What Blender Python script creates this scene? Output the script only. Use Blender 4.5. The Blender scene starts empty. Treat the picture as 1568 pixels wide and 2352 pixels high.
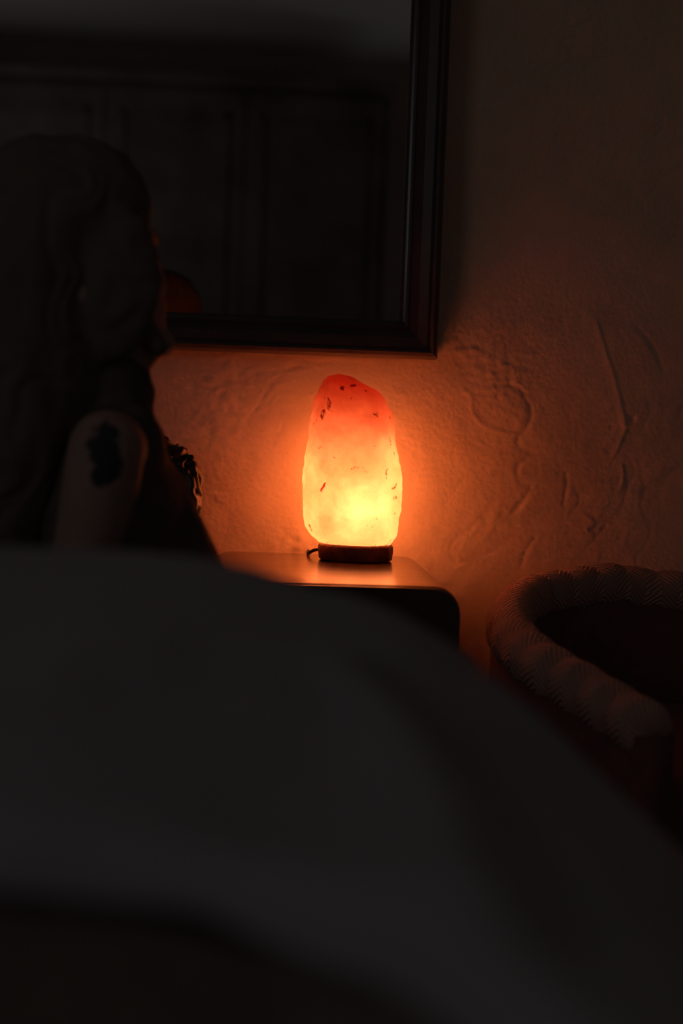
import bpy, bmesh, math, random
import numpy as np
from mathutils import Vector, Matrix, noise
from math import sin, cos, pi, radians as R
random.seed(7)
sc = bpy.context.scene

# ---------------------------------------------------------------- camera
W, H, F = 1568, 2352, 50.0 / 36.0 * 2352
CAM = Vector((0, 0, .836))
YAW, PITCH, ROLL = R(3.3), R(-3.4), R(2.07)
fw = Vector((sin(YAW) * cos(PITCH), cos(YAW) * cos(PITCH), sin(PITCH)))
r0 = fw.cross(Vector((0, 0, 1))).normalized(); u0 = r0.cross(fw)
rt = r0 * cos(ROLL) + u0 * sin(ROLL); up = rt.cross(fw)
cd = bpy.data.cameras.new('camera'); cam = bpy.data.objects.new('camera', cd)
sc.collection.objects.link(cam); sc.camera = cam
M3 = Matrix((rt, up, -fw)).transposed()
cam.matrix_world = Matrix.Translation(CAM) @ M3.to_4x4()
cd.sensor_fit = 'VERTICAL'; cd.sensor_height = 36; cd.sensor_width = 24; cd.lens = 50
cd.clip_start = .02
cd.dof.use_dof = True; cd.dof.focus_distance = 2.24; cd.dof.aperture_fstop = 2.0

def P(px, py, Y=None, z=None):
    "point of the room seen at this spot of the photograph, at depth Y or height z"
    d = fw * F + rt * (px - W / 2) - up * (py - H / 2)
    t = (Y - CAM.y) / d.y if Y is not None else (z - CAM.z) / d.z
    return CAM + d * t

# ---------------------------------------------------------------- world, lights, exposure
wd = bpy.data.worlds.new('world'); sc.world = wd; wd.use_nodes = True
wd.node_tree.nodes['Background'].inputs[0].default_value = (.9, .95, 1, 1)
wd.node_tree.nodes['Background'].inputs[1].default_value = .05
sc.view_settings.view_transform = 'Standard'; sc.view_settings.look = 'None'
sc.view_settings.exposure = 0; sc.view_settings.gamma = 1
def area(name, loc, target, sx, sy, power, col):
    l = bpy.data.lights.new(name, 'AREA'); l.shape = 'RECTANGLE'; l.size = sx; l.size_y = sy
    l.energy = power; l.color = col
    o = bpy.data.objects.new(name, l); sc.collection.objects.link(o); o.location = loc
    o.rotation_euler = (Vector(target) - Vector(loc)).to_track_quat('-Z', 'Y').to_euler()
    return o
# dusk daylight coming through the window in the left wall, behind the camera
area('window_light', (-2.17, -.55, 1.75), (0, -.45, 1.62), 1.5, 1.1, 2.3, (.98, .97, 1))
# faint fill light added behind the camera, out of view, to lift the blacks
area('fill_light', (1.45, -2.36, 1.15), (.5, 0, 1.0), .75, 1.7, 1.3, (.9, .93, 1))
LAMP_POWER = .075
BULB_GLOW = 20.5
sc.cycles.max_bounces = 10; sc.cycles.transmission_bounces = 6; sc.cycles.volume_bounces = 0
sc.cycles.diffuse_bounces = 5; sc.cycles.caustics_reflective = False
sc.cycles.use_denoising = True

# ---------------------------------------------------------------- helpers
def mat(name, col, rough=.7, spec=.3, metal=0, sheen=0, noise_scale=None, noise_amt=.15, bump=0, bump_scale=60, bump_detail=4):
    m = bpy.data.materials.new(name); m.use_nodes = True
    nt = m.node_tree; b = nt.nodes['Principled BSDF']
    b.inputs['Base Color'].default_value = (*col, 1); b.inputs['Roughness'].default_value = rough
    b.inputs['Specular IOR Level'].default_value = spec; b.inputs['Metallic'].default_value = metal
    b.inputs['Sheen Weight'].default_value = sheen
    tc = nt.nodes.new('ShaderNodeTexCoord')
    if noise_scale:
        n = nt.nodes.new('ShaderNodeTexNoise'); n.inputs['Scale'].default_value = noise_scale; n.inputs['Detail'].default_value = 5
        r = nt.nodes.new('ShaderNodeValToRGB')
        r.color_ramp.elements[0].position = .3; r.color_ramp.elements[1].position = .7
        r.color_ramp.elements[0].color = (*[c * (1 - noise_amt) for c in col], 1)
        r.color_ramp.elements[1].color = (*[c * (1 + noise_amt) for c in col], 1)
        nt.links.new(tc.outputs['Object'], n.inputs['Vector']); nt.links.new(n.outputs['Fac'], r.inputs['Fac'])
        nt.links.new(r.outputs['Color'], b.inputs['Base Color'])
    if bump:
        n2 = nt.nodes.new('ShaderNodeTexNoise'); n2.inputs['Scale'].default_value = bump_scale; n2.inputs['Detail'].default_value = bump_detail
        bp = nt.nodes.new('ShaderNodeBump'); bp.inputs['Strength'].default_value = bump; bp.inputs['Distance'].default_value = .004
        nt.links.new(tc.outputs['Object'], n2.inputs['Vector']); nt.links.new(n2.outputs['Fac'], bp.inputs['Height'])
        nt.links.new(bp.outputs['Normal'], b.inputs['Normal'])
    return m

def mesh_obj(name, verts, faces, m=None, parent=None, smooth=False):
    me = bpy.data.meshes.new(name); me.from_pydata([tuple(v) for v in verts], [], faces); me.update()
    o = bpy.data.objects.new(name, me); sc.collection.objects.link(o)
    if m: me.materials.append(m)
    if parent:
        o.parent = parent; o.matrix_parent_inverse = parent.matrix_world.inverted() if False else Matrix.Translation(-parent.location)
    if smooth: me.polygons.foreach_set('use_smooth', [True] * len(me.polygons))
    return o
def bm_obj(name, bm, m=None, parent=None, smooth=False, bevel=0):
    bmesh.ops.recalc_face_normals(bm, faces=bm.faces)
    me = bpy.data.meshes.new(name); bm.to_mesh(me); bm.free()
    o = bpy.data.objects.new(name, me); sc.collection.objects.link(o)
    if m: me.materials.append(m)
    if parent: o.parent = parent; o.matrix_parent_inverse = Matrix.Translation(-parent.location)
    if smooth: me.polygons.foreach_set('use_smooth', [True] * len(me.polygons))
    if bevel:
        b = o.modifiers.new('bevel', 'BEVEL'); b.width = bevel; b.segments = 3; b.limit_method = 'ANGLE'
    return o
def empty(name, loc):
    o = bpy.data.objects.new(name, None); sc.collection.objects.link(o); o.location = loc; o.empty_display_size = .1
    return o
def tag(o, label, cat, group=None):
    o['label'] = label; o['category'] = cat
    if group: o['group'] = group
    return o
def struct(o): o['kind'] = 'structure'; return o
def box(bm, x0, x1, y0, y1, z0, z1):
    mt = Matrix.Translation(((x0 + x1) / 2, (y0 + y1) / 2, (z0 + z1) / 2)) @ Matrix.Diagonal((x1 - x0, y1 - y0, z1 - z0, 1))
    bmesh.ops.create_cube(bm, size=1, matrix=mt)
def ell(bm, c, rx, ry, rz, rot=0, sub=3):
    mt = Matrix.Translation(c) @ Matrix.Rotation(rot, 4, 'Y') @ Matrix.Diagonal((rx, ry, rz, 1))
    bmesh.ops.create_icosphere(bm, subdivisions=sub, radius=1, matrix=mt)
def cone(bm, a, b, ra, rb, seg=20, caps=True):
    a, b = Vector(a), Vector(b); d = b - a
    mt = Matrix.Translation((a + b) / 2) @ d.to_track_quat('Z', 'Y').to_matrix().to_4x4()
    bmesh.ops.create_cone(bm, cap_ends=True, segments=seg, radius1=ra, radius2=rb, depth=d.length, matrix=mt)
    if caps:
        ell(bm, a, ra, ra, ra, sub=2); ell(bm, b, rb, rb, rb, sub=2)
def chain(bm, pts):
    for (a, ra), (b, rb) in zip(pts, pts[1:]): cone(bm, a, b, ra, rb)
def remesh(o, voxel, it=5):
    r = o.modifiers.new('remesh', 'REMESH'); r.mode = 'VOXEL'; r.voxel_size = voxel; r.use_smooth_shade = True
    s = o.modifiers.new('smooth', 'SMOOTH'); s.factor = .5; s.iterations = it
def tube(pts, rad, seg=10, closed_ends=True):
    vs, fs = [], []; n = len(pts)
    for i, p in enumerate(pts):
        t = (pts[min(i + 1, n - 1)] - pts[max(i - 1, 0)]).normalized()
        a = t.cross(Vector((0, 0, 1)));  a = a.normalized() if a.length > 1e-4 else Vector((1, 0, 0))
        b = t.cross(a)
        for k in range(seg):
            th = 2 * pi * k / seg; vs.append(p + (a * cos(th) + b * sin(th)) * rad)
    for i in range(n - 1):
        for k in range(seg):
            fs.append((i * seg + k, i * seg + (k + 1) % seg, (i + 1) * seg + (k + 1) % seg, (i + 1) * seg + k))
    fs.append(tuple(range(seg))[::-1]); fs.append(tuple((n - 1) * seg + k for k in range(seg)))
    return vs, fs
def spline(pts, n):
    "Catmull-Rom through points"
    pts = [Vector(p) for p in pts]; q = [pts[0] * 2 - pts[1]] + pts + [pts[-1] * 2 - pts[-2]]
    out = []
    m = len(pts) - 1
    for i in range(n):
        s = i / (n - 1) * m; k = min(int(s), m - 1); t = s - k
        a, b, c, d = q[k:k + 4]
        out.append(.5 * ((2 * b) + (c - a) * t + (2 * a - 5 * b + 4 * c - d) * t * t + (3 * b - a - 3 * c + d) * t ** 3))
    return out
def sm(a, b, x):
    t = min(1, max(0, (x - a) / (b - a))); return t * t * (3 - 2 * t)
def fbm(p, o=4): return noise.fractal(Vector(p), 1.0, 2.0, o)

# ---------------------------------------------------------------- the room
WY = 2.450                       # face of the plaster wall behind the lamp
XL, XR, YB, ZC = -2.2, 2.3, -2.47, 2.7
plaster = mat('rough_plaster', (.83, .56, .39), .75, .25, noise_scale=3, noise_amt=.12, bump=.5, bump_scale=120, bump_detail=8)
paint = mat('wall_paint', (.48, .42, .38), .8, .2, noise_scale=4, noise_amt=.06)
floor_m = mat('floor_boards', (.07, .045, .035), .5, .3, noise_scale=6)

# relief of the old plaster: chipped edges, ridges and pits, as (points of the photo, height, width)
ridges = [
    ([(1168, 880), (1200, 895), (1207, 910), (1220, 935), (1222, 960), (1208, 990), (1192, 1010), (1200, 1030), (1235, 1038), (1215, 1050), (1195, 1070), (1190, 1092), (1205, 1110), (1222, 1112), (1205, 1150), (1182, 1178)], -.004, .007),
    ([(1065, 897), (1082, 905), (1085, 935), (1095, 960), (1122, 982), (1150, 990), (1185, 997)], .0035, .006),
    ([(1110, 948), (1140, 935), (1165, 948), (1185, 958), (1195, 975)], .002, .008),
    ([(1115, 857), (1140, 860)], .002, .004),
    ([(1152, 908), (1166, 918)], .002, .004),
    ([(1040, 805), (1090, 802), (1120, 812)], .003, .010),
    ([(1303, 1092), (1305, 1110), (1300, 1135), (1296, 1160)], -.005, .005),
    ([(1228, 1240), (1215, 1255), (1205, 1280), (1200, 1300)], -.004, .006),
    ([(1292, 1276), (1330, 1279), (1400, 1276)], -.0025, .003),
    ([(1370, 740), (1392, 810), (1412, 870), (1425, 920), (1438, 980), (1425, 1020), (1412, 1045)], .004, .007),
    ([(1465, 750), (1505, 800), (1525, 850)], -.004, .008),
    ([(1340, 1180), (1365, 1200), (1350, 1215)], .004, .010),
    ([(1430, 1070), (1435, 1100), (1425, 1130)], .003, .008),
    ([(1000, 1300), (1040, 1305), (1065, 1295)], .0025, .004),
    ([(1058, 1322), (1075, 1330), (1070, 1345), (1055, 1352)], .003, .003),
    ([(690, 825), (730, 832), (770, 828)], -.003, .004),
    ([(575, 855), (640, 850), (690, 838)], -.002, .005),
    ([(900, 885), (935, 892)], -.002, .004),
    ([(655, 900), (690, 908), (715, 905)], .0018, .005),
    ([(490, 825), (515, 820)], .002, .004),
    ([(645, 930), (700, 925)], .0015, .004), ([(640, 950), (715, 948)], .0015, .004),
    ([(655, 985), (662, 1000)], .002, .004),
    ([(620, 1135), (645, 1148)], -.002, .004),
    ([(495, 1130), (505, 1150), (515, 1148)], .003, .006), ([(465, 1085), (480, 1110)], -.002, .006),
    ([(420, 1050), (440, 1065)], .003, .006),
    ([(500, 1170), (530, 1180)], -.0015, .004),
    ([(1095, 1010), (1110, 1018)], .002, .005), ([(1108, 1135), (1118, 1150)], .002, .005),
    ([(1450, 30), (1480, 90)], .003, .006),
    ([(1170, 185), (1230, 183), (1310, 186)], -.001, .003),
]
rl = []
for pts, h, wdt in ridges:
    q = [P(x, y, Y=WY) for x, y in pts]
    q = spline(q, 6 * len(q))
    rl.append((np.array([(v.x, v.z) for v in q]), h, wdt))
xs = np.unique(np.concatenate([np.linspace(XL - .1, -.5, 18), np.arange(-.5, .95, .003), np.linspace(.95, XR + .1, 20)]))
zs = np.unique(np.concatenate([np.linspace(0, .5, 6), np.arange(.5, 1.75, .0032), np.linspace(1.75, ZC, 10)]))
XX, ZZ = np.meshgrid(xs, zs)
hh = np.zeros_like(XX)
msk = np.zeros_like(XX)
for q, h, wdt in rl:
    sel = (XX > q[:, 0].min() - .05) & (XX < q[:, 0].max() + .05) & (ZZ > q[:, 1].min() - .05) & (ZZ < q[:, 1].max() + .05)
    A = np.stack([XX[sel], ZZ[sel]], 1)
    best = np.full(len(A), 9.); side = np.zeros(len(A))
    for a, b in zip(q[:-1], q[1:]):
        d = b - a; L = (d * d).sum() + 1e-12
        t = np.clip(((A - a) @ d) / L, 0, 1); pr = a + t[:, None] * d
        dist = np.hypot(*(A - pr).T)
        cr = d[0] * (A[:, 1] - a[1]) - d[1] * (A[:, 0] - a[0])
        up_ = dist < best; best = np.where(up_, dist, best); side = np.where(up_, np.sign(cr), side)
    # a chipped edge: sharp on one side, feathered on the other
    w_ = np.where(side > 0, wdt * .28, wdt * .8)
    hh[sel] += .42 * h * np.exp(-(best / w_) ** 2)
flat = []
for x, z, h in zip(XX.ravel(), ZZ.ravel(), hh.ravel()):
    if -.52 < x < .97 and .48 < z < 1.77:
        v = .006 * fbm((x * 3.1, z * 3.1, 1), 3) + .0010 * fbm((x * 22 + 4, z * 26, 3), 3)
        n1 = noise.noise(Vector((x * 7 + 9, z * 8, 0)))
        if n1 > .12: v += (n1 - .12) * .005 * noise.noise(Vector((x * 60, z * 95, 2)))
        c1 = abs(noise.noise(Vector((x * 9 + 30, z * 11 + 8, 6)))) 
        if c1 < .035 and noise.noise(Vector((x * 4, z * 4, 14))) > .1: v -= (.035 - c1) * .03
        v += h
    else: v = .006 * fbm((x * 3.1, z * 3.1, 1), 3) + h
    flat.append((x, WY - v, z))
nx, nz = len(xs), len(zs)
vs = flat; fs = [(j * nx + i, j * nx + i + 1, (j + 1) * nx + i + 1, (j + 1) * nx + i) for j in range(nz - 1) for i in range(nx - 1)]
# give the wall its thickness
base = len(vs); vs += [(XL - .1, WY + .15, 0), (XR + .1, WY + .15, 0), (XR + .1, WY + .15, ZC), (XL - .1, WY + .15, ZC)]
fs += [(base + 1, base, base + 3, base + 2),
       tuple([base, base + 1] + list(range(nx - 1, -1, -1))),
       tuple([base + 2, base + 3] + [(nz - 1) * nx + i for i in range(nx)])]
fs += [tuple([base + 3, base] + [j * nx for j in range(nz)]), tuple([base + 1, base + 2] + [j * nx + nx - 1 for j in range(nz - 1, -1, -1)])]
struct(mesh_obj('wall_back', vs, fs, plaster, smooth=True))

def slab(name, x0, x1, y0, y1, z0, z1, m):
    bm = bmesh.new(); box(bm, x0, x1, y0, y1, z0, z1); return struct(bm_obj(name, bm, m))
slab('floor', XL - .1, XR + .1, YB - .1, WY + .15, -.1, 0, floor_m)
slab('ceiling', XL - .1, XR + .1, YB - .1, WY + .15, ZC, ZC + .1, mat('ceiling_paint', (.80, .74, .68), .9, .1))
slab('wall_right', XR, XR + .1, YB, WY - .02, 0, ZC, paint)
slab('wall_front', XL, XR, YB - .1, YB, 0, ZC, paint)
bm = bmesh.new()
wy0, wy1, wz0, wz1 = -1.35, .25, 1.1, 2.35
box(bm, XL - .1, XL, YB, wy0, 0, ZC); box(bm, XL - .1, XL, wy1, WY - .02, 0, ZC)
box(bm, XL - .1, XL, wy0, wy1, 0, wz0); box(bm, XL - .1, XL, wy0, wy1, wz1, ZC)
struct(bm_obj('wall_left', bm, paint))
white = mat('painted_wood', (.5, .48, .45), .5)
bm = bmesh.new()
for a, b in ((wy0, wy0 + .05), (wy1 - .05, wy1), (-.575, -.525)): box(bm, XL - .08, XL - .03, a, b, wz0, wz1)
box(bm, XL - .08, XL - .03, wy0, wy1, wz0, wz0 + .05); box(bm, XL - .08, XL - .03, wy0, wy1, wz1 - .05, wz1)
win = struct(bm_obj('window_1', bm, white))
gl = bpy.data.materials.new('window_glass'); gl.use_nodes = True
gb = gl.node_tree.nodes['Principled BSDF']; gb.inputs['Transmission Weight'].default_value = 1; gb.inputs['Roughness'].default_value = 0
bm = bmesh.new(); box(bm, XL - .058, XL - .053, wy0 + .04, wy1 - .04, wz0 + .04, wz1 - .04)
bm_obj('pane', bm, gl, win)
bm = bmesh.new(); box(bm, XL, 1.0, YB, YB + .015, 0, .1); box(bm, 1.9, XR, YB, YB + .015, 0, .1); struct(bm_obj('baseboard_front', bm, white))
bm = bmesh.new()
for a, b_, c, d in ((1.0, 1.12, 0, 2.1), (1.78, 1.9, 0, 2.1), (1.12, 1.78, 0, .25), (1.12, 1.78, 1.98, 2.1)): box(bm, a, b_, YB + .002, YB + .045, c, d)
dd = struct(bm_obj('added_door_1', bm, white))  # unseen door, added as a setting for the fill light
bm = bmesh.new(); box(bm, 1.11, 1.79, YB + .015, YB + .022, .24, 1.99); bm_obj('frosted_pane', bm, mat('frosted_glass', (.5, .52, .55), .4), dd)
bm = bmesh.new(); cone(bm, (1.17, YB + .05, 1.0), (1.17, YB + .085, 1.0), .012, .02, 16); bm_obj('handle', bm, mat('door_brass', (.35, .25, .12), .35, metal=1), dd, True)

# ---------------------------------------------------------------- mirror in its dark moulded frame
wood_dark = mat('dark_stained_wood', (.10, .07, .06), .42, .4, noise_scale=8, noise_amt=.25)
mt_w = wood_dark.node_tree
cR = P(1004, 824, Y=2.395)
x1, z0, x0, z1 = cR.x, cR.z, -1.15, 1.98
prof = [(0, 0), (0, .046), (.003, .053), (.009, .056), (.0135, .053), (.0145, .048), (.019, .050), (.034, .044), (.047, .030), (.051, .0325), (.055, .030), (.058, .021), (.063, .015), (.063, 0)]
def framed(profile, x0, x1, z0, z1, yb):
    vs, fs = [], []
    n = len(profile)
    for (cx, cz, sx, sz) in ((x0, z0, 1, 1), (x1, z0, -1, 1), (x1, z1, -1, -1), (x0, z1, 1, -1)):
        for w, h in profile: vs.append((cx + sx * w, yb - h, cz + sz * w))
    for k in range(4):
        for i in range(n):
            a, b = k * n + i, k * n + (i + 1) % n; c, d = ((k + 1) % 4) * n + (i + 1) % n, ((k + 1) % 4) * n + i
            fs.append((a, b, c, d))
    return vs, fs
mir = empty('wall_mirror', ((x0 + x1) / 2, WY - .015, z0))
tag(mir, 'large wall mirror in a dark moulded wooden frame hanging above the glowing lamp', 'mirror')
YBK = WY - .006
bm = bmesh.new(); v_, f_ = framed(prof, x0, x1, z0, z1, YBK)
bv = [bm.verts.new(v) for v in v_]
for f in f_: bm.faces.new([bv[i] for i in f])
bm_obj('frame', bm, wood_dark, mir)
mm = bpy.data.materials.new('mirror_silver'); mm.use_nodes = True
b = mm.node_tree.nodes['Principled BSDF']; b.inputs['Metallic'].default_value = 1; b.inputs['Base Color'].default_value = (.86, .86, .88, 1); b.inputs['Roughness'].default_value = .015
bm = bmesh.new(); box(bm, x0 + .055, x1 - .055, YBK - .011, YBK - .006, z0 + .055, z1 - .055)
bm_obj('mirror_glass', bm, mm, mir)
bm = bmesh.new(); box(bm, x0 + .01, x1 - .01, YBK - .0055, YBK + .001, z0 + .01, z1 - .01)
bm_obj('backing_board', bm, mat('board', (.1, .07, .05)), mir)

# wardrobe standing behind the camera: what the mirror shows
wx1 = .55
ward = empty('wardrobe', (-.75, -2.2, 0))
tag(ward, 'tall dark wooden wardrobe seen only as a dark reflection in the wall mirror', 'wardrobe')
wm = mat('black_brown_wood', (.15, .118, .10), .5, .3, noise_scale=5, noise_amt=.3)
bm = bmesh.new(); box(bm, -2.1, wx1, YB + .02, -1.92, 0, 2.40); bm_obj('body', bm, wm, ward, bevel=.004)
bm = bmesh.new(); box(bm, -2.13, wx1 + .03, YB + .02, -1.88, 2.40, 2.455); bm_obj('cornice', bm, wm, ward, bevel=.006)
bm = bmesh.new(); box(bm, -2.12, wx1 + .02, YB + .02, -1.90, 0, .09); bm_obj('plinth', bm, wm, ward, bevel=.004)
nd = 4
for k in range(nd):
    a = -2.08 + k * (wx1 - .02 + 2.08) / nd; c = a + (wx1 - .02 + 2.08) / nd - .008
    bm = bmesh.new(); box(bm, a, c, -1.92, -1.90, .12, 2.37)
    for z_a, z_b in ((.2, 1.2), (1.3, 2.28)):
        for (p, q, s, t) in ((a + .07, c - .07, z_a, z_a + .02), (a + .07, c - .07, z_b - .02, z_b), (a + .07, a + .09, z_a, z_b), (c - .09, c - .07, z_a, z_b)):
            box(bm, p, q, -1.90, -1.89, s, t)
    dr = bm_obj('door', bm, wm, ward)
    hx = c - .04 if k % 2 == 0 else a + .04
    bm = bmesh.new(); cone(bm, (hx, -1.87, 1.0), (hx, -1.87, 1.12), .007, .007, 12)
    bm_obj('handle', bm, mat('brass', (.35, .25, .12), .35, metal=1), dr, True)

# ---------------------------------------------------------------- bedside table
TZ = .62
tc1 = P(1057, 1400, Y=1.955); TX1 = tc1.x; TX0 = -.083
TY0, TY1 = 1.955, 2.41
varn = mat('varnished_wood', (.10, .05, .028), .28, .5, noise_scale=9, noise_amt=.3)
nt = varn.node_tree; b = nt.nodes['Principled BSDF']; b.inputs['Coat Weight'].default_value = .35; b.inputs['Coat Roughness'].default_value = .18
n = nt.nodes.new('ShaderNodeTexNoise'); n.inputs['Scale'].default_value = 6; n.inputs['Detail'].default_value = 6
mp = nt.nodes.new('ShaderNodeMapping'); mp.inputs['Scale'].default_value = (1, 9, 9); tcn = nt.nodes.new('ShaderNodeTexCoord')
mr = nt.nodes.new('ShaderNodeMapRange'); mr.inputs['To Min'].default_value = .14; mr.inputs['To Max'].default_value = .28
nt.links.new(tcn.outputs['Object'], mp.inputs[0]); nt.links.new(mp.outputs[0], n.inputs[0]); nt.links.new(n.outputs['Fac'], mr.inputs[0]); nt.links.new(mr.outputs[0], b.inputs['Roughness'])
tab = empty('bedside_table', ((TX0 + TX1) / 2, (TY0 + TY1) / 2, 0))
tag(tab, 'dark varnished wooden bedside table with rounded top corners under the glowing lamp', 'table')
RC = .038
def shell_pts(x0, x1, z0, z1, r, n=10):
    p = [(x0, z0)]
    p += [(x0 + r - r * cos(t * pi / 2 / n), z1 - r + r * sin(t * pi / 2 / n)) for t in range(n + 1)]
    p += [(x1 - r + r * sin(t * pi / 2 / n), z1 - r + r * cos(t * pi / 2 / n)) for t in range(n + 1)]
    return p + [(x1, z0)]
o_ = shell_pts(TX0, TX1, .09, TZ, RC); i_ = shell_pts(TX0 + .02, TX1 - .02, .09, TZ - .02, RC - .018)
vs = [(x, TY0, z) for x, z in o_] + [(x, TY0, z) for x, z in i_] + [(x, TY1, z) for x, z in o_] + [(x, TY1, z) for x, z in i_]
n = len(o_); fs = []
for k in range(n - 1):
    fs += [(k, k + 1, n + k + 1, n + k), (2 * n + k + 1, 2 * n + k, 3 * n + k, 3 * n + k + 1), (k + 1, k, 2 * n + k, 2 * n + k + 1), (n + k, n + k + 1, 3 * n + k + 1, 3 * n + k)]
fs += [(0, n, 3 * n, 2 * n), (n - 1, 3 * n - 1, 4 * n - 1, 2 * n - 1)]
bm = bmesh.new(); bv = [bm.verts.new(v) for v in vs]
for f in fs: bm.faces.new([bv[i] for i in f])
bm_obj('casing', bm, varn, tab, bevel=.0025)
bm = bmesh.new(); box(bm, TX0 + .021, TX1 - .021, TY1 - .012, TY1 - .002, .1, TZ - .022); box(bm, TX0 + .021, TX1 - .021, TY0 + .01, TY1 - .01, .1, .118)
bm_obj('back_panel', bm, varn, tab)
fp = shell_pts(TX0 + .0015, TX1 - .0015, .36, TZ - .0015, RC)
bm = bmesh.new(); A_ = [bm.verts.new((x, TY0 - .014, z)) for x, z in fp]; B_ = [bm.verts.new((x, TY0 - .0005, z)) for x, z in fp]
bm.faces.new(A_); bm.faces.new(B_[::-1])
for k in range(len(fp)): bm.faces.new((A_[k], B_[k], B_[(k + 1) % len(fp)], A_[(k + 1) % len(fp)]))
dr = bm_obj('drawer', bm, varn, tab, bevel=.002)
bm = bmesh.new(); cone(bm, ((TX0 + TX1) / 2, TY0 - .014, .49), ((TX0 + TX1) / 2, TY0 - .03, .49), .006, .011, 16); bm_obj('knob', bm, wood_dark, dr, True)
for za, zb in ((.125, .35),):
    bm = bmesh.new(); box(bm, TX0 + .024, TX1 - .024, TY0 + .006, TY0 + .026, za, zb)
    dr = bm_obj('drawer', bm, varn, tab, bevel=.002)
    bm = bmesh.new(); cone(bm, ((TX0 + TX1) / 2, TY0 + .006, (za + zb) / 2), ((TX0 + TX1) / 2, TY0 - .012, (za + zb) / 2), .006, .011, 16)
    bm_obj('knob', bm, wood_dark, dr, True)
for x in (TX0 + .03, TX1 - .03):
    for y in (TY0 + .03, TY1 - .03):
        bm = bmesh.new(); cone(bm, (x, y, 0), (x, y, .095), .012, .018, 14, False); bm_obj('leg', bm, varn, tab, True)

# ---------------------------------------------------------------- salt lamp
LY = 2.314                      # depth of its middle
rows = [(861, 768, 792), (863, 757, 806), (868, 750, 815), (875, 744, 825), (884, 739, 842), (892, 735, 862), (900, 732, 872), (915, 726, 882), (930, 721, 890), (945, 717, 898), (965, 713, 904), (985, 710, 906),
        (1005, 708, 907), (1030, 706, 910), (1052, 703, 914), (1070, 699, 917), (1095, 696, 920), (1120, 694, 921), (1150, 695, 921), (1180, 695, 919), (1205, 698, 915), (1222, 703, 910), (1235, 710, 907), (1245, 718, 902), (1253, 728, 898), (1259, 736, 893)]
lampc = P(812, 1290, Y=LY)
LT = TZ + .026
def lp(px, py): return P(px, py, Y=LY)
zt, zb_ = lp(780, 861).z, lp(815, 1259).z
cr = []
facets = [(-96, .93), (-158, .92), (-38, .99), (24, .97), (78, .90), (134, .95), (188, .97)]
NS = 128
def sect(th, q):
    s = 0
    for a, d in facets:
        dd = d + .05 * noise.noise(Vector((a * .13, q * 2.2, 5)))
        c = cos(th - R(a + 14 * noise.noise(Vector((a * .3, q * 1.3, 9)))))
        if c > .05: s += (c / dd) ** 22
    return s ** (-1 / 22)
NR = 110
vs, fs = [], []
tops = [r[0] for r in rows]
for j in range(NR):
    f = j / (NR - 1)
    f = f ** 1.0
    # finer rows near the crown
    ypx = 861 + (1259 - 861) * (1 - cos(f * pi / 2) if f < .0 else f)
    k = max(i for i in range(len(rows)) if rows[i][0] <= ypx + 1e-6); k = min(k, len(rows) - 2)
    t = (ypx - rows[k][0]) / (rows[k + 1][0] - rows[k][0])
    l = rows[k][1] * (1 - t) + rows[k + 1][1] * t; r = rows[k][2] * (1 - t) + rows[k + 1][2] * t
    A, B = lp(l, ypx), lp(r, ypx)
    z = zt + (max(zb_, LT + .0) - zt) * (ypx - 861) / (1259 - 861)
    cx, hw = (A.x + B.x) / 2, (B.x - A.x) / 2
    sh = [sect(2 * pi * s / NS, f) for s in range(NS)]
    mx = max(a * cos(2 * pi * s / NS) for s, a in enumerate(sh)); mn = -min(a * cos(2 * pi * s / NS) for s, a in enumerate(sh))
    dep = min(.062, hw * .82)
    for s, a in enumerate(sh):
        th = 2 * pi * s / NS
        x = a * cos(th); x = x / mx if x > 0 else x / mn
        y = a * sin(th)
        p = Vector((cx + hw * x, LY + dep * y + .006 * (f - .5), z))
        nrm = Vector((cos(th), sin(th), 0))
        p += nrm * (.0022 * fbm(p * 38, 4) + .0014 * abs(noise.noise(p * 90)))
        vs.append(p)
for j in range(NR - 1):
    for s in range(NS):
        a, b, c, d = j * NS + s, j * NS + (s + 1) % NS, (j + 1) * NS + (s + 1) % NS, (j + 1) * NS + s
        fs.append((a, d, c, b))
topc = sum((vs[i] for i in range(NS)), Vector()) / NS + Vector((0, 0, .0015)); botc = sum((vs[(NR - 1) * NS + i] for i in range(NS)), Vector()) / NS
vs += [topc, botc]; ti, bi = len(vs) - 2, len(vs) - 1
fs += [(ti, s, (s + 1) % NS) for s in range(NS)] + [(bi, (NR - 1) * NS + (s + 1) % NS, (NR - 1) * NS + s) for s in range(NS)]
lamp = empty('salt_lamp', (lampc.x, LY, TZ))
tag(lamp, 'glowing orange rock salt lamp on a small wooden base, lighting the dark bedroom', 'lamp')
salt = bpy.data.materials.new('rock_salt'); salt.use_nodes = True
nt = salt.node_tree; nt.nodes.clear(); N = nt.nodes.new; Lk = nt.links.new
out = N('ShaderNodeOutputMaterial'); mixs = N('ShaderNodeMixShader'); tr = N('ShaderNodeBsdfTranslucent'); gls = N('ShaderNodeBsdfPrincipled')
tcn = N('ShaderNodeTexCoord')
n1 = N('ShaderNodeTexNoise'); n1.inputs['Scale'].default_value = 16; n1.inputs['Detail'].default_value = 6; n1.inputs['Roughness'].default_value = .6; n1.inputs['Distortion'].default_value = .25
rp = N('ShaderNodeValToRGB'); e = rp.color_ramp.elements
e[0].position = .33; e[0].color = (.86, .62, .52, 1); e[1].position = .62; e[1].color = (1, .97, .9, 1)
Lk(tcn.outputs['Object'], n1.inputs['Vector']); Lk(n1.outputs['Fac'], rp.inputs['Fac'])
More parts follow.
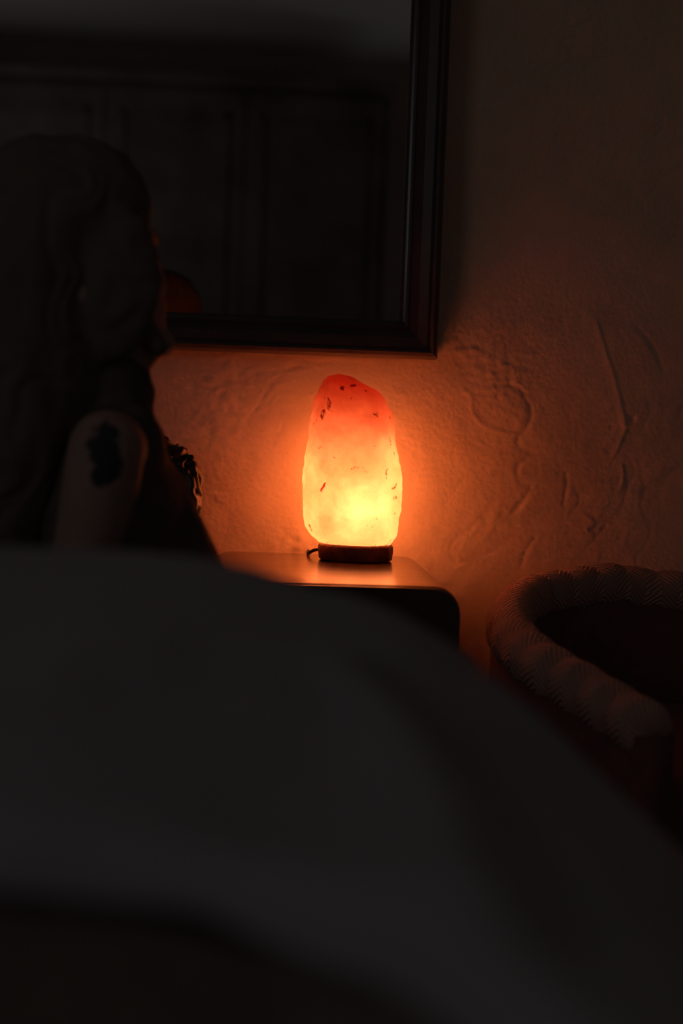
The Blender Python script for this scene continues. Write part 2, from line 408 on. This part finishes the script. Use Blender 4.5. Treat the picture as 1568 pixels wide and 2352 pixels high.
# iron-stained flecks in the crystal
n2 = N('ShaderNodeTexNoise'); n2.inputs['Scale'].default_value = 42; n2.inputs['Detail'].default_value = 3; n2.inputs['Distortion'].default_value = 1.2
mp = N('ShaderNodeMapping'); mp.inputs['Scale'].default_value = (1, 1, .8); mp.inputs['Location'].default_value = (1.7, .3, 2.2)
rp2 = N('ShaderNodeValToRGB'); e = rp2.color_ramp.elements; e[0].position = .285; e[0].color = (.22, .05, .03, 1); e[1].position = .36; e[1].color = (1, 1, 1, 1)
Lk(tcn.outputs['Object'], mp.inputs[0]); Lk(mp.outputs[0], n2.inputs['Vector']); Lk(n2.outputs['Fac'], rp2.inputs['Fac'])
mul = N('ShaderNodeMix'); mul.data_type = 'RGBA'; mul.blend_type = 'MULTIPLY'; mul.inputs[0].default_value = 1
Lk(rp.outputs['Color'], mul.inputs[6]); Lk(rp2.outputs['Color'], mul.inputs[7])
# glow dimming and reddening towards the crown, painted into the salt colour
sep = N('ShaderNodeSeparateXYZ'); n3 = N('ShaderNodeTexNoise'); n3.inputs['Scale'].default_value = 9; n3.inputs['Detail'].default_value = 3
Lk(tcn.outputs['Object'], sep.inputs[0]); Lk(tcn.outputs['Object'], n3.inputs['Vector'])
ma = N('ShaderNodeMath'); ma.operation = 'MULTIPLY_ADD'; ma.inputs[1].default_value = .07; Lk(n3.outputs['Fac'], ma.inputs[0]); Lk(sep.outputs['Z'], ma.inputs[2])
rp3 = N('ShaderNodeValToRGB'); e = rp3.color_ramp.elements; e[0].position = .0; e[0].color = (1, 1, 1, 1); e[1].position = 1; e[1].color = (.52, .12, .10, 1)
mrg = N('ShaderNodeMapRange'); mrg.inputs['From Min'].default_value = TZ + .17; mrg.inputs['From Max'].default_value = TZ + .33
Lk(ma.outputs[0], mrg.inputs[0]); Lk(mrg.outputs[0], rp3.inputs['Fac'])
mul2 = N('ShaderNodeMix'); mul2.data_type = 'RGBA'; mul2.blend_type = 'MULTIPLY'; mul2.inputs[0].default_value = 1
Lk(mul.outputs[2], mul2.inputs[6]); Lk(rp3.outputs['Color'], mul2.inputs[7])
Lk(mul2.outputs[2], tr.inputs['Color'])
gls.inputs['Base Color'].default_value = (.5, .3, .25, 1); gls.inputs['Roughness'].default_value = .45
bp = N('ShaderNodeBump'); bp.inputs['Strength'].default_value = .7; bp.inputs['Distance'].default_value = .006
Lk(n1.outputs['Fac'], bp.inputs['Height']); Lk(bp.outputs['Normal'], gls.inputs['Normal']); Lk(bp.outputs['Normal'], tr.inputs['Normal'])
mixs.inputs[0].default_value = .1; Lk(tr.outputs[0], mixs.inputs[1]); Lk(gls.outputs[0], mixs.inputs[2]); Lk(mixs.outputs[0], out.inputs['Surface'])
va = N('ShaderNodeVolumeAbsorption'); va.inputs['Color'].default_value = (1, .35, .20, 1); va.inputs['Density'].default_value = 9
Lk(va.outputs[0], out.inputs['Volume'])
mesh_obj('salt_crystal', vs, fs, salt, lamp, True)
bl = bpy.data.lights.new('lamp_bulb', 'POINT'); bl.energy = LAMP_POWER; bl.color = (1, .50, .18); bl.shadow_soft_size = .016
bo = bpy.data.objects.new('lamp_bulb', bl); sc.collection.objects.link(bo); bo.location = P(832, 1165, Y=LY - .026)
bo.parent = lamp; bo.matrix_parent_inverse = Matrix.Translation(-lamp.location)
# tall glass bulb standing in the hollow of the rock
em = bpy.data.materials.new('lit_bulb'); em.use_nodes = True; eb = em.node_tree.nodes['Principled BSDF']
eb.inputs['Emission Color'].default_value = (1, .36, .105, 1); eb.inputs['Emission Strength'].default_value = BULB_GLOW; eb.inputs['Base Color'].default_value = (.8, .6, .4, 1)
bm = bmesh.new(); A = P(818, 1232, Y=LY + .030); Bq = P(812, 985, Y=LY + .026)
cone(bm, A, A.lerp(Bq, .55), .018, .022); cone(bm, A.lerp(Bq, .55), Bq, .022, .008)
ob = bm_obj('bulb', bm, em, lamp, True)
# wooden base with torn bark edge
bl_, br_ = P(729, 1275, Y=LY), P(902, 1278, Y=LY); bcx, brad = (bl_.x + br_.x) / 2, (br_.x - bl_.x) / 2
vs, fs = [], []; NB = 96; prof_b = [(.0, .0), (.90, .0), (.97, .003), (.985, .010), (1.0, .016), (.99, .0235), (.955, .0275), (0, .0255)]
for j, (rr, z) in enumerate(prof_b):
    for s in range(NB):
        th = 2 * pi * s / NB
        q = rr * brad * (1 + .018 * noise.noise(Vector((cos(th) * 5, sin(th) * 5, z * 120))) * (rr > .5))
        vs.append((bcx + q * cos(th), LY + q * sin(th) * .92, TZ + z + (.001 * noise.noise(Vector((cos(th) * 9, sin(th) * 9, 3))) if 0 < j < 7 and z > .005 else 0)))
for j in range(len(prof_b) - 1):
    for s in range(NB): fs.append((j * NB + s, j * NB + (s + 1) % NB, (j + 1) * NB + (s + 1) % NB, (j + 1) * NB + s))
mesh_obj('base', vs, fs, mat('red_brown_bark_wood', (.26, .07, .04), .45, .45, noise_scale=40, noise_amt=.6, bump=.8, bump_scale=70), lamp, True)
cp = [Vector((bcx - brad * .8, LY + .02, TZ + .015)), Vector((bcx - brad - .004, LY + .03, TZ + .012)), Vector((bcx - brad - .012, LY + .045, TZ + .006)), Vector((bcx - brad - .012, TY1 - .006, TZ + .005)), Vector((bcx - brad - .012, TY1 + .012, TZ - .01)), *[Vector((bcx - brad - .012, TY1 + .012, z)) for z in (TZ - .035, TZ - .08, TZ - .17, TZ - .33, TZ - .5)]]
v_, f_ = tube(spline(cp, 60), .0028)
mesh_obj('power_cord', v_, f_, mat('black_rubber', (.02, .017, .016), .5), lamp, True)

# ---------------------------------------------------------------- armchair with herringbone knit cover
AR = .598
kn = [(1502, 1672), (1405, 1606), (1330, 1555), (1262, 1505), (1212, 1455), (1182, 1412), (1172, 1385)]
LP = [P(x, y, Y=d) for x, y, d in ((1508, 1690, 1.68), (1420, 1637, 1.75), (1330, 1582, 1.82), (1240, 1527, 1.90), (1183, 1475, 2.0), (1170, 1433, 2.1), (1185, 1398, 2.2), (1232, 1370, 2.28), (1310, 1357, 2.33))]
ax0, ang = Vector((.69, 2.05, 0)), R(18)
nrm_ = Vector((cos(ang), sin(ang), 0))
def mirror_pt(p):
    v = p - ax0; v.z = 0; k = v.dot(nrm_); return p - nrm_ * (2 * k)
path = LP + [Vector((.597, 2.366, .586))] + [mirror_pt(p) for p in LP[::-1]]
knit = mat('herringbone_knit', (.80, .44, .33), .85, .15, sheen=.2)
nt = knit.node_tree; b = nt.nodes['Principled BSDF']; N = nt.nodes.new; Lk = nt.links.new
uv = N('ShaderNodeUVMap'); uv.uv_map = 'weave'; sp = N('ShaderNodeSeparateXYZ'); Lk(uv.outputs[0], sp.inputs[0])
def mth(op, a, b=None, c=None):
    m = N('ShaderNodeMath'); m.operation = op
    for i, v in enumerate((a, b, c)):
        if v is None: continue
        if isinstance(v, (int, float)): m.inputs[i].default_value = v
        else: Lk(v, m.inputs[i])
    return m.outputs[0]
tri = mth('PINGPONG', sp.outputs['X'], .030)
ph = mth('MULTIPLY', mth('ADD', sp.outputs['Y'], mth('MULTIPLY', tri, .7)), 2 * pi / .0075)
sn = mth('SINE', ph)
bp = N('ShaderNodeBump'); bp.inputs['Strength'].default_value = 1.0; bp.inputs['Distance'].default_value = .0032
Lk(sn, bp.inputs['Height']); Lk(bp.outputs['Normal'], b.inputs['Normal'])
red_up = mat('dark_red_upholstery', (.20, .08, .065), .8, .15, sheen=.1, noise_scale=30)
arm = empty('armchair', (.72, 2.0, 0))
tag(arm, 'rounded tub armchair with a ribbed herringbone cover over its rim, right of the bedside table', 'armchair')
def sweep(pts, sect_fn, nv, name, m, parent, uvs=True, caps=True):
    "sweep a closed section (list of (sideways, height)) along a level path"
    L = [0]
    for a, b_ in zip(pts, pts[1:]): L.append(L[-1] + (b_ - a).length)
    vs, uvl = [], []
    for i, p in enumerate(pts):
        t = (pts[min(i + 1, len(pts) - 1)] - pts[max(i - 1, 0)]).normalized(); sd = Vector((t.y, -t.x, 0))
        s = sect_fn(L[i], L[-1], p)
        for k, (a, h) in enumerate(s): vs.append(p + sd * a + Vector((0, 0, h)))
    fs = []
    for i in range(len(pts) - 1):
        for k in range(nv): fs.append((i * nv + k, (i + 1) * nv + k, (i + 1) * nv + (k + 1) % nv, i * nv + (k + 1) % nv))
    nq = len(fs)
    if caps: fs += [tuple(range(nv)), tuple((len(pts) - 1) * nv + k for k in range(nv))[::-1]]
    o = mesh_obj(name, vs, fs, m, parent, True)
    if uvs:
        ul = o.data.uv_layers.new(name='weave')
        per = .19
        for pi_, poly in enumerate(o.data.polygons):
            if pi_ >= nq: continue
            i, k = divmod(pi_, nv)
            for li, (ii, kk) in zip(poly.loop_indices, ((i, k), (i + 1, k), (i + 1, k + 1), (i, k + 1))):
                ul.data[li].uv = (L[ii], kk / nv * per)
    return o
NV = 40
def rim(l, T, p):
    out = []
    e = min(l, T - l)
    endr = math.sqrt(max(0.02, 1 - (1 - min(1, e / .02)) ** 2))
    for k in range(NV):
        th = 2 * pi * k / NV
        ph = l / .060 * 2 * pi
        r = 1 + .11 * abs(sin(ph / 2 + .5 * cos(th))) + .03 * noise.noise(Vector((l * 7, cos(th), sin(th))))
        a, h = cos(th) * .033 * r, sin(th) * .034 * r
        out.append((a * endr, (h + .052) * endr - .052 if False else h * endr))
    return out
fine = spline(path, 900)
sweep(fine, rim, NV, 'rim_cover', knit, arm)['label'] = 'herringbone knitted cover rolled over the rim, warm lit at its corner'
crs = spline(path, 120)
def wallsec(l, T, p): return [(.027, .0), (.027, -.2), (.022, .16 - p.z), (.010, .13 - p.z), (-.010, .13 - p.z), (-.022, .16 - p.z), (-.027, -.2), (-.027, 0)]
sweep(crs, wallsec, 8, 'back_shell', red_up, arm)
def seat_block(z0_, z1_, inset, cut, name, bev):
    ctr = Vector((.72, 2.02, 0)); pl = []
    for p in crs[cut:-cut:3]:
        d = ctr - p; d.z = 0; pl.append(p + d.normalized() * inset)
    bm = bmesh.new(); a_ = [bm.verts.new((p.x, p.y, z0_)) for p in pl]; b_ = [bm.verts.new((p.x, p.y, z1_)) for p in pl]
    bm.faces.new(a_); bm.faces.new(b_[::-1])
    for k in range(len(pl)): bm.faces.new((a_[k], b_[k], b_[(k + 1) % len(pl)], a_[(k + 1) % len(pl)]))
    return bm_obj(name, bm, red_up, arm, True, bevel=bev)
seat_block(.265, .40, .045, 3, 'seat_cushion', .03); seat_block(.12, .262, .032, 5, 'seat_base', .01)
for k in (8, 42, -43, -9):
    d = Vector((.72, 2.02, 0)) - crs[k]; d.z = 0; p = crs[k] + d.normalized() * .06
    bm = bmesh.new(); cone(bm, (p.x, p.y, 0), (p.x, p.y, .125), .014, .02, 14, False); bm_obj('leg', bm, wood_dark, arm, True)

# ---------------------------------------------------------------- chair left of the table with a jacket over its back
ch = empty('dining_chair', (-.33, 2.13, 0))
tag(ch, 'dark chair with a rounded back, mostly hidden behind the seated person', 'chair')
black_wood = mat('black_painted_wood', (.09, .07, .06), .6, .2)
zc = P(360, 967, Y=2.26).z; xr = P(386, 1010, Y=2.26).x
bk = bmesh.new(); n = 14; rr = .05; pts = []
xl = xr - .42
pts = [(xl + .015, .42), (xl, zc - rr)] + [(xl + rr - rr * cos(t * pi / 2 / n), zc - rr + rr * sin(t * pi / 2 / n)) for t in range(1, n + 1)]
pts += [(xr - rr + rr * sin(t * pi / 2 / n), zc - rr + rr * cos(t * pi / 2 / n) - 0 * t) for t in range(n + 1)] + [(xr - .015, .42)]
f1 = [bk.verts.new((x, 2.235 + .03 * (z - .42) / .4, z)) for x, z in pts]; f2 = [bk.verts.new((x, 2.265 + .03 * (z - .42) / .4, z)) for x, z in pts]
bk.faces.new(f1); bk.faces.new(f2[::-1])
for k in range(len(pts)): bk.faces.new((f1[k], f2[k], f2[(k + 1) % len(pts)], f1[(k + 1) % len(pts)]))
bm_obj('backrest', bk, black_wood, ch, bevel=.006)
bm = bmesh.new(); box(bm, xl, xr, 1.93, 2.275, .40, .445); bm_obj('seat', bm, black_wood, ch, bevel=.012)
for x in (xl + .03, xr - .03):
    for y in (1.96, 2.245):
        bm = bmesh.new(); box(bm, x - .016, x + .016, y - .016, y + .016, 0, .405); bm_obj('leg', bm, black_wood, ch, bevel=.003)

leather = mat('black_glossy_leather', (.04, .03, .025), .33, .6)
bm = bmesh.new()
JY = 2.197
for (px, py, rx, rz) in ((372, 1085, .034, .05), (398, 1100, .034, .048), (418, 1120, .026, .045), (420, 1150, .024, .05), (400, 1190, .036, .06), (380, 1250, .05, .09), (330, 1150, .05, .10), (300, 1090, .05, .06), (330, 1320, .06, .12)):
    c = P(px, py, Y=JY); ell(bm, c, rx, .032, rz, sub=4)
jk = bm_obj('jacket', bm, leather, None, True)
remesh(jk, .003, 6)
dep = bpy.context.evaluated_depsgraph_get(); me = bpy.data.meshes.new_from_object(jk.evaluated_get(dep))
jk.modifiers.clear(); old = jk.data; jk.data = me; bpy.data.meshes.remove(old)
me.calc_loop_triangles()
nn = [v.normal.copy() for v in me.vertices]
for v, n_ in zip(me.vertices, nn):
    p = v.co
    q = Vector((p.x * 17 + 2.5 * noise.noise(p * 18), p.y * 14, p.z * 27 + 3 * noise.noise(p * 14 + Vector((5, 0, 0)))))
    rg = 1 - abs(noise.noise(q)) * 3.2
    rg2 = 1 - abs(noise.noise(q * 2.3 + Vector((3, 1, 7)))) * 3
    v.co = p + n_ * (.006 * max(rg, -.6) + .0022 * max(rg2, -.5))
me.polygons.foreach_set('use_smooth', [True] * len(me.polygons))
tag(jk, 'crumpled glossy black jacket draped over the dark chair back, left of the lamp', 'jacket')

# ---------------------------------------------------------------- bed
bed = empty('bed', (-.9, .8, 0))
tag(bed, 'low bed hidden beneath the heaped grey duvet in the foreground', 'bed')
sheet = mat('bed_sheet', (.16, .14, .14), .9, .1, noise_scale=3, noise_amt=.05)
BX1 = .17
bm = bmesh.new(); box(bm, -1.95, BX1, -.55, 1.84, .14, .345); bm_obj('mattress', bm, sheet, bed, True, bevel=.05)
bm = bmesh.new(); box(bm, -1.98, BX1 + .015, -.58, 1.87, .06, .17); bm_obj('bed_frame', bm, wood_dark, bed, bevel=.008)
for x in (-1.9, BX1 - .06):
    for y in (-.5, 1.79):
        bm = bmesh.new(); box(bm, x - .03, x + .03, y - .03, y + .03, 0, .07); bm_obj('leg', bm, wood_dark, bed)

# heap of covers: crest height against x, read where the duvet's far edge meets the view of the table
crest = [P(x, y, Y=Y_) for x, y, Y_ in ((-900, 1245, 1.0), (-300, 1252, 1.0), (0, 1256, 1.0), (300, 1264, 1.0), (420, 1275, 1.0), (520, 1291, 1.0), (620, 1314, 1.0), (700, 1341, 1.0), (800, 1362, 1.0), (920, 1405, 1.0), (1057, 1488, .98), (1130, 1552, .97), (1210, 1620, .96), (1300, 1700, .95), (1400, 1795, .93), (1490, 1880, .91), (1568, 1952, .9), (1700, 2085, .88), (1900, 2300, .86))]
cxs = [c.x for c in crest]; czs = [c.z for c in crest]
def crestz(x):
    if x > cxs[-1]: return max(.10, czs[-1] - (x - cxs[-1]) * 4.5)
    return float(np.interp(x, cxs, czs))
def yfar(x): return float(np.interp(x, [-.5, 0, .14, .22, .30, .4], [1.0, 1.0, .98, .94, .90, .84]))
def ynear(x): return float(np.interp(x, [-2, -.35, -.17, -.06, -.01, .045, .12, .26, .6], [.572, .572, .578, .57, .558, .515, .41, .25, .15]))
def heap(x, y):
    yf = yfar(x); cz = crestz(x)
    low = .44 if x < BX1 + .05 else max(.10, .44 - (x - BX1 - .05) * 5)
    # gently lower towards the camera
    z = cz - (yf - y) * (.17 if x < 0 else max(.05, .17 - x * .6)) * (1 if y < yf else 0)
    zn = z
    if y > yf: zn = cz - (cz - low) * sm(0, .16, y - yf) - .01 * sm(0, .02, y - yf)
    if y < .45: zn = zn - (zn - low) * sm(.45, .1, y) * .8
    return max(zn, low)
def seg_d(x, y, pts):
    best = 9
    for a, b_ in zip(pts, pts[1:]):
        d = (b_[0] - a[0], b_[1] - a[1]); L = d[0] ** 2 + d[1] ** 2
        t = min(1, max(0, ((x - a[0]) * d[0] + (y - a[1]) * d[1]) / L))
        best = min(best, math.hypot(x - a[0] - t * d[0], y - a[1] - t * d[1]))
    return best
def on_heap(px, py):
    z = .68
    for _ in range(12):
        p = P(px, py, z=z); z = .5 * z + .5 * heap(p.x, p.y)
    return (p.x, p.y)
folds = [([(600, 1430), (750, 1530), (900, 1690), (1000, 1850), (1055, 1980), (1090, 2120)], .016, .020), ([(900, 1560), (1010, 1660), (1110, 1790), (1180, 1950), (1230, 2100)], -.010, .020),
         ([(1080, 1545), (1200, 1650), (1400, 1850), (1560, 2040)], .010, .018), ([(150, 1350), (170, 1480), (150, 1600)], .006, .02), ([(320, 1350), (350, 1480), (340, 1560)], .006, .02), ([(540, 1400), (600, 1520), (610, 1640)], .006, .02),
         ([(-300, 1990), (100, 2000), (500, 1990), (850, 2010)], .006, .02)]
folds = [([on_heap(*p) for p in pts], h, w) for pts, h, w in folds]
folds = [([p for p in pts if .45 < p[1] < .88], h, w) for pts, h, w in folds]
folds = [f for f in folds if len(f[0]) > 1]

def top(x, y):
    z = heap(x, y)
    for pts, h, w in folds: z += h * math.exp(-(seg_d(x, y, pts) / w) ** 2) * 1
    z += .008 * fbm((x * 5 + 3, y * 5, 2), 3) * sm(0, .35, yfar(x) - y) + .0012 * fbm((x * 16, y * 12, 8), 3)
    return z
duv = mat('duvet_cotton', (.30, .275, .285), .9, .1, sheen=.15, noise_scale=2.5, noise_amt=.05)
blk = mat('dark_brown_blanket', (.16, .13, .11), .95, .05, noise_scale=60, noise_amt=.25, bump=.4, bump_scale=300)
def cover(name, m, y_start, y_end, off, thick, nx=150, ny=130, xa=-1.6, xb=.62, roll=0):
    rowsv = []; flatz = []
    for j in range(ny + 1):
        row = []
        for i in range(nx + 1):
            x = xa + (xb - xa) * i / nx
            ys = y_start(x); y = ys + (y_end(x) - ys) * j / ny
            z = top(x, y) - off
            flatz.append(z)
            if roll:
                q = y - ys
                if q < roll: z -= roll - math.sqrt(max(0, roll ** 2 - (roll - q) ** 2))
                if y_end(x) - y < .0: pass
            row.append((x, y, z))
        rowsv.append(row)
    vs = [p for r in rowsv for p in r]; n1 = nx + 1
    fs = [(j * n1 + i, j * n1 + i + 1, (j + 1) * n1 + i + 1, (j + 1) * n1 + i) for j in range(ny) for i in range(nx)]
    base = len(vs); vs += [(p[0], p[1], max(fz - thick, .004)) for p, fz in zip(vs, flatz)]
    fs += [(b_, a, d, c) for a, b_, c, d in [(base + f[0], base + f[1], base + f[2], base + f[3]) for f in fs]] if False else [tuple(base + k for k in f[::-1]) for f in fs]
    rim_ = [i for i in range(n1)] + [j * n1 + nx for j in range(1, ny + 1)] + [ny * n1 + i for i in range(nx - 1, -1, -1)] + [j * n1 for j in range(ny - 1, 0, -1)]
    for a, b_ in zip(rim_, rim_[1:] + rim_[:1]): fs.append((b_, a, base + a, base + b_))
    return mesh_obj(name, vs, fs, m, None, True)
dv = cover('duvet', duv, ynear, lambda x: yfar(x) + .16, 0, .028, roll=.024)
tag(dv, 'pale grey duvet heaped in soft folds over the bed, nearest to the viewer', 'duvet')
bk_ = cover('blanket', blk, lambda x: -.35, lambda x: yfar(x) + .05, .036, .05, xa=-1.55, xb=.55)
tag(bk_, 'dark brown blanket bunched underneath the pale duvet, at the bottom edge of the picture', 'blanket')

# ---------------------------------------------------------------- the person sitting on the far side of the bed
skin = mat('skin', (.38, .24, .19), .7, .15, noise_scale=20, noise_amt=.08)
# tattoo on the upper arm: an inked patch with its own outline
nt = skin.node_tree; b = nt.nodes['Principled BSDF']; N = nt.nodes.new; Lk = nt.links.new
ink_c = P(245, 1045, Y=1.55)
tcn = N('ShaderNodeTexCoord'); vm = N('ShaderNodeMapping'); vm.inputs['Location'].default_value = tuple(-ink_c * 1.0)
Lk(tcn.outputs['Object'], vm.inputs[0]); sc_ = N('ShaderNodeVectorMath'); sc_.operation = 'MULTIPLY'; sc_.inputs[1].default_value = (1 / .022, 1 / .06, 1 / .034)
nz_ = N('ShaderNodeTexNoise'); nz_.inputs['Scale'].default_value = 45; Lk(tcn.outputs['Object'], nz_.inputs['Vector'])
Lk(vm.outputs[0], sc_.inputs[0]); ln = N('ShaderNodeVectorMath'); ln.operation = 'LENGTH'; Lk(sc_.outputs[0], ln.inputs[0])
s1 = mth('ADD', ln.outputs['Value'], mth('MULTIPLY', mth('SUBTRACT', nz_.outputs['Fac'], .5), 1.6)); msk_ = N('ShaderNodeMapRange')
msk_.inputs['From Min'].default_value = .85; msk_.inputs['From Max'].default_value = 1.05
Lk(s1, msk_.inputs[0]); mx_ = N('ShaderNodeMix'); mx_.data_type = 'RGBA'; mx_.inputs[6].default_value = (.05, .05, .05, 1)
src = b.inputs['Base Color'].links[0].from_socket; Lk(msk_.outputs[0], mx_.inputs[0]); Lk(src, mx_.inputs[7]); Lk(mx_.outputs[2], b.inputs['Base Color'])

pos = empty('person', (P(260, 1400, Y=1.74).x, 1.74, .345))
tag(pos, 'person with dark voluminous hair and bare arm sitting in profile, facing the lamp', 'person')
BY = 1.72
def q(px, py, Y=BY): return P(px, py, Y=Y)
bm = bmesh.new()
# torso and neck
pel = q(235, 1590); pel.z = .45
ell(bm, pel, .115, .165, .10); 
ell(bm, q(262, 1420), .098, .135, .13)
ell(bm, q(262, 1210), .082, .150, .125)
ell(bm, q(258, 1090), .058, .160, .080)
cone(bm, q(240, 1020), q(248, 860), .052, .049)
ell(bm, q(318, 905), .020, .02, .020)                      # throat
# head, tilted a little back
ell(bm, q(165, 580), .098, .076, .092, R(-18)); ell(bm, q(245, 640), .068, .066, .085, R(-18))
ell(bm, q(272, 735), .056, .054, .058, R(-18)); ell(bm, q(368, 787), .019, .024, .017); cone(bm, q(300, 775), q(355, 785), .034, .020)  # jaw, chin
cone(bm, q(200, 790), q(300, 800), .050, .036)
cone(bm, q(318, 560), q(362, 655), .010, .0135, 14)         # nose
ell(bm, q(340, 545), .014, .05, .012); 
for s in (-1, 1):
    ell(bm, q(316, 588, BY + s * .031), .014, .015, .009)  # closed lids
    ell(bm, q(300, 660, BY + s * .036), .022, .020, .022)  # cheeks
    ell(bm, q(176, 650, BY + s * .077), .018, .008, .031, R(-18))  # ears
ell(bm, q(366, 706), .0095, .022, .0065); ell(bm, q(366, 727), .0095, .019, .007)          # lips
# near arm, hanging back and resting on the thigh
def hand(bm, wr, dirv, side, palm_n):
    d = Vector(dirv).normalized(); nrm = Vector(palm_n).normalized(); s = d.cross(nrm).normalized() * side
    for k in (-1, 0, 1): cone(bm, wr + s * .012 * k, wr + d * .085 + s * .021 * k, .016, .0135, 12)
    for k, L in zip((-1.5, -.5, .5, 1.5), (.066, .078, .073, .058)):
        a = wr + d * .088 + s * .0195 * k; b1 = a + d * L * .5 - nrm * .006; b2 = b1 + d * L * .28 - nrm * .014; b3 = b2 + d * L * .2 - nrm * .016
        chain(bm, [(a, .0092), (b1, .0085), (b2, .0078), (b3, .0068)])
    a = wr + d * .025 - s * .024; b1 = a + d * .03 - s * .02 - nrm * .006; b2 = b1 + d * .032 - s * .008 - nrm * .008
    chain(bm, [(a, .0125), (b1, .0105), (b2, .0085)])
NY = 1.575
chain(bm, [(q(250, 1035, 1.64), .046), (q(246, 1030, NY), .0425), (q(232, 1110, NY), .0425), (q(212, 1200, NY), .039), (q(175, 1370, NY), .034)])
elb = q(175, 1370, NY); wr = q(330, 1520, 1.60); wr.z = .56
chain(bm, [(elb, .036), (elb.lerp(wr, .35), .036), (wr, .023)])
hand(bm, wr, (1, .1, -.25), 1, (0, 0, 1))
# far arm
fs_ = q(262, 1060, 1.87)
el2 = q(255, 1350, 1.90); wr2 = q(430, 1520, 1.86); wr2.z = .55
chain(bm, [(fs_, .046), (fs_.lerp(el2, .5), .042), (el2, .034)]); chain(bm, [(el2, .035), (el2.lerp(wr2, .35), .035), (wr2, .023)])
hand(bm, wr2, (1, -.1, -.2), -1, (0, 0, 1))
# legs: thighs forward, shins down past the end of the bed covers, folded
body = None
for s, hipy in ((-1, BY - .085), (1, BY + .085)):
    hp = Vector((pel.x + .02, hipy, .445)); kn_ = Vector((pel.x + .34, hipy, .43)); an = Vector((pel.x + .06, hipy - s * .10, .385))
    chain(bm, [(hp, .085), (hp.lerp(kn_, .5), .074), (kn_, .055)])
    chain(bm, [(kn_, .052), (kn_.lerp(an, .35), .05), (an, .036)])
    chain(bm, [(an, .035), (an + Vector((.05, -s * .03, -.004)), .034), (an + Vector((.15, -s * .05, -.01)), .024)])
body = bm_obj('body', bm, skin, pos, True); remesh(body, .0045, 7)
dress = mat('black_cotton', (.13, .10, .085), .9, .1, noise_scale=40)
bm = bmesh.new()
ell(bm, q(258, 1100), .068, .150, .075); ell(bm, q(264, 1210), .090, .158, .120)
cone(bm, q(296, 1165), q(330, 1420), .078, .120); ell(bm, q(255, 1440), .115, .155, .13); 
ell(bm, q(288, 1130, BY), .060, .12, .055)
cone(bm, q(244, 1010), q(250, 868), .058, .0525); ell(bm, q(322, 903), .021, .022, .014); ell(bm, q(272, 1035), .058, .150, .06); ell(bm, q(300, 1070, 1.66), .042, .05, .075)
for s in (-1, 1): cone(bm, q(262, 1010, BY + s * .085), q(262, 1080, BY + s * .09), .038, .05)
pz = Vector((pel.x + .04, BY, .46)); ell(bm, pz, .14, .18, .112)
for hy in (-.085, .085):
    cone(bm, (pel.x + .02, BY + hy, .45), (pel.x + .31, BY + hy, .445), .094, .074)
dr_ = bm_obj('dress', bm, dress, pos, True); remesh(dr_, .006, 6); dr_['label'] = 'loose black sleeveless dress'
hair = mat('dark_hair', (.17, .13, .11), .95, .05)
bm = bmesh.new()
ell(bm, q(115, 520), .118, .108, .105); ell(bm, q(60, 640), .115, .118, .13); ell(bm, q(160, 480), .100, .090, .085)
cone(bm, q(60, 700), q(20, 1330), .115, .095); ell(bm, q(40, 1000), .09, .13, .2)
ell(bm, q(150, 800), .05, .09, .09)
for sy in (-1, 1):
    ell(bm, q(205, 620, BY + sy * .062), .082, .026, .10, R(-18)); ell(bm, q(235, 745, BY + sy * .055), .062, .022, .045, R(-20))
    cone(bm, q(290, 700, BY + sy * .045), q(366, 800, BY + sy * .04), .022, .011)
ell(bm, q(0, 1240), .075, .13, .18)
hr = bm_obj('hair', bm, hair, pos, True); remesh(hr, .005, 6)
dep = bpy.context.evaluated_depsgraph_get(); me = bpy.data.meshes.new_from_object(hr.evaluated_get(dep)); hr.modifiers.clear(); hr.data = me
nn = [v.normal.copy() for v in me.vertices]
for v, n_ in zip(me.vertices, nn):
    p = v.co; w = noise.noise(p * 14)
    v.co = p + n_ * (.004 * noise.noise(Vector((p.x * 45 + 3 * w, p.y * 45, p.z * 7 + 4 * w))) + .005 * noise.noise(p * 12))
me.polygons.foreach_set('use_smooth', [True] * len(me.polygons))

# outward normals on every closed shell
for o in list(sc.collection.objects):
    if o.type == 'MESH' and o.name != 'wall_back':
        bm = bmesh.new(); bm.from_mesh(o.data); bmesh.ops.recalc_face_normals(bm, faces=bm.faces); bm.to_mesh(o.data); bm.free()
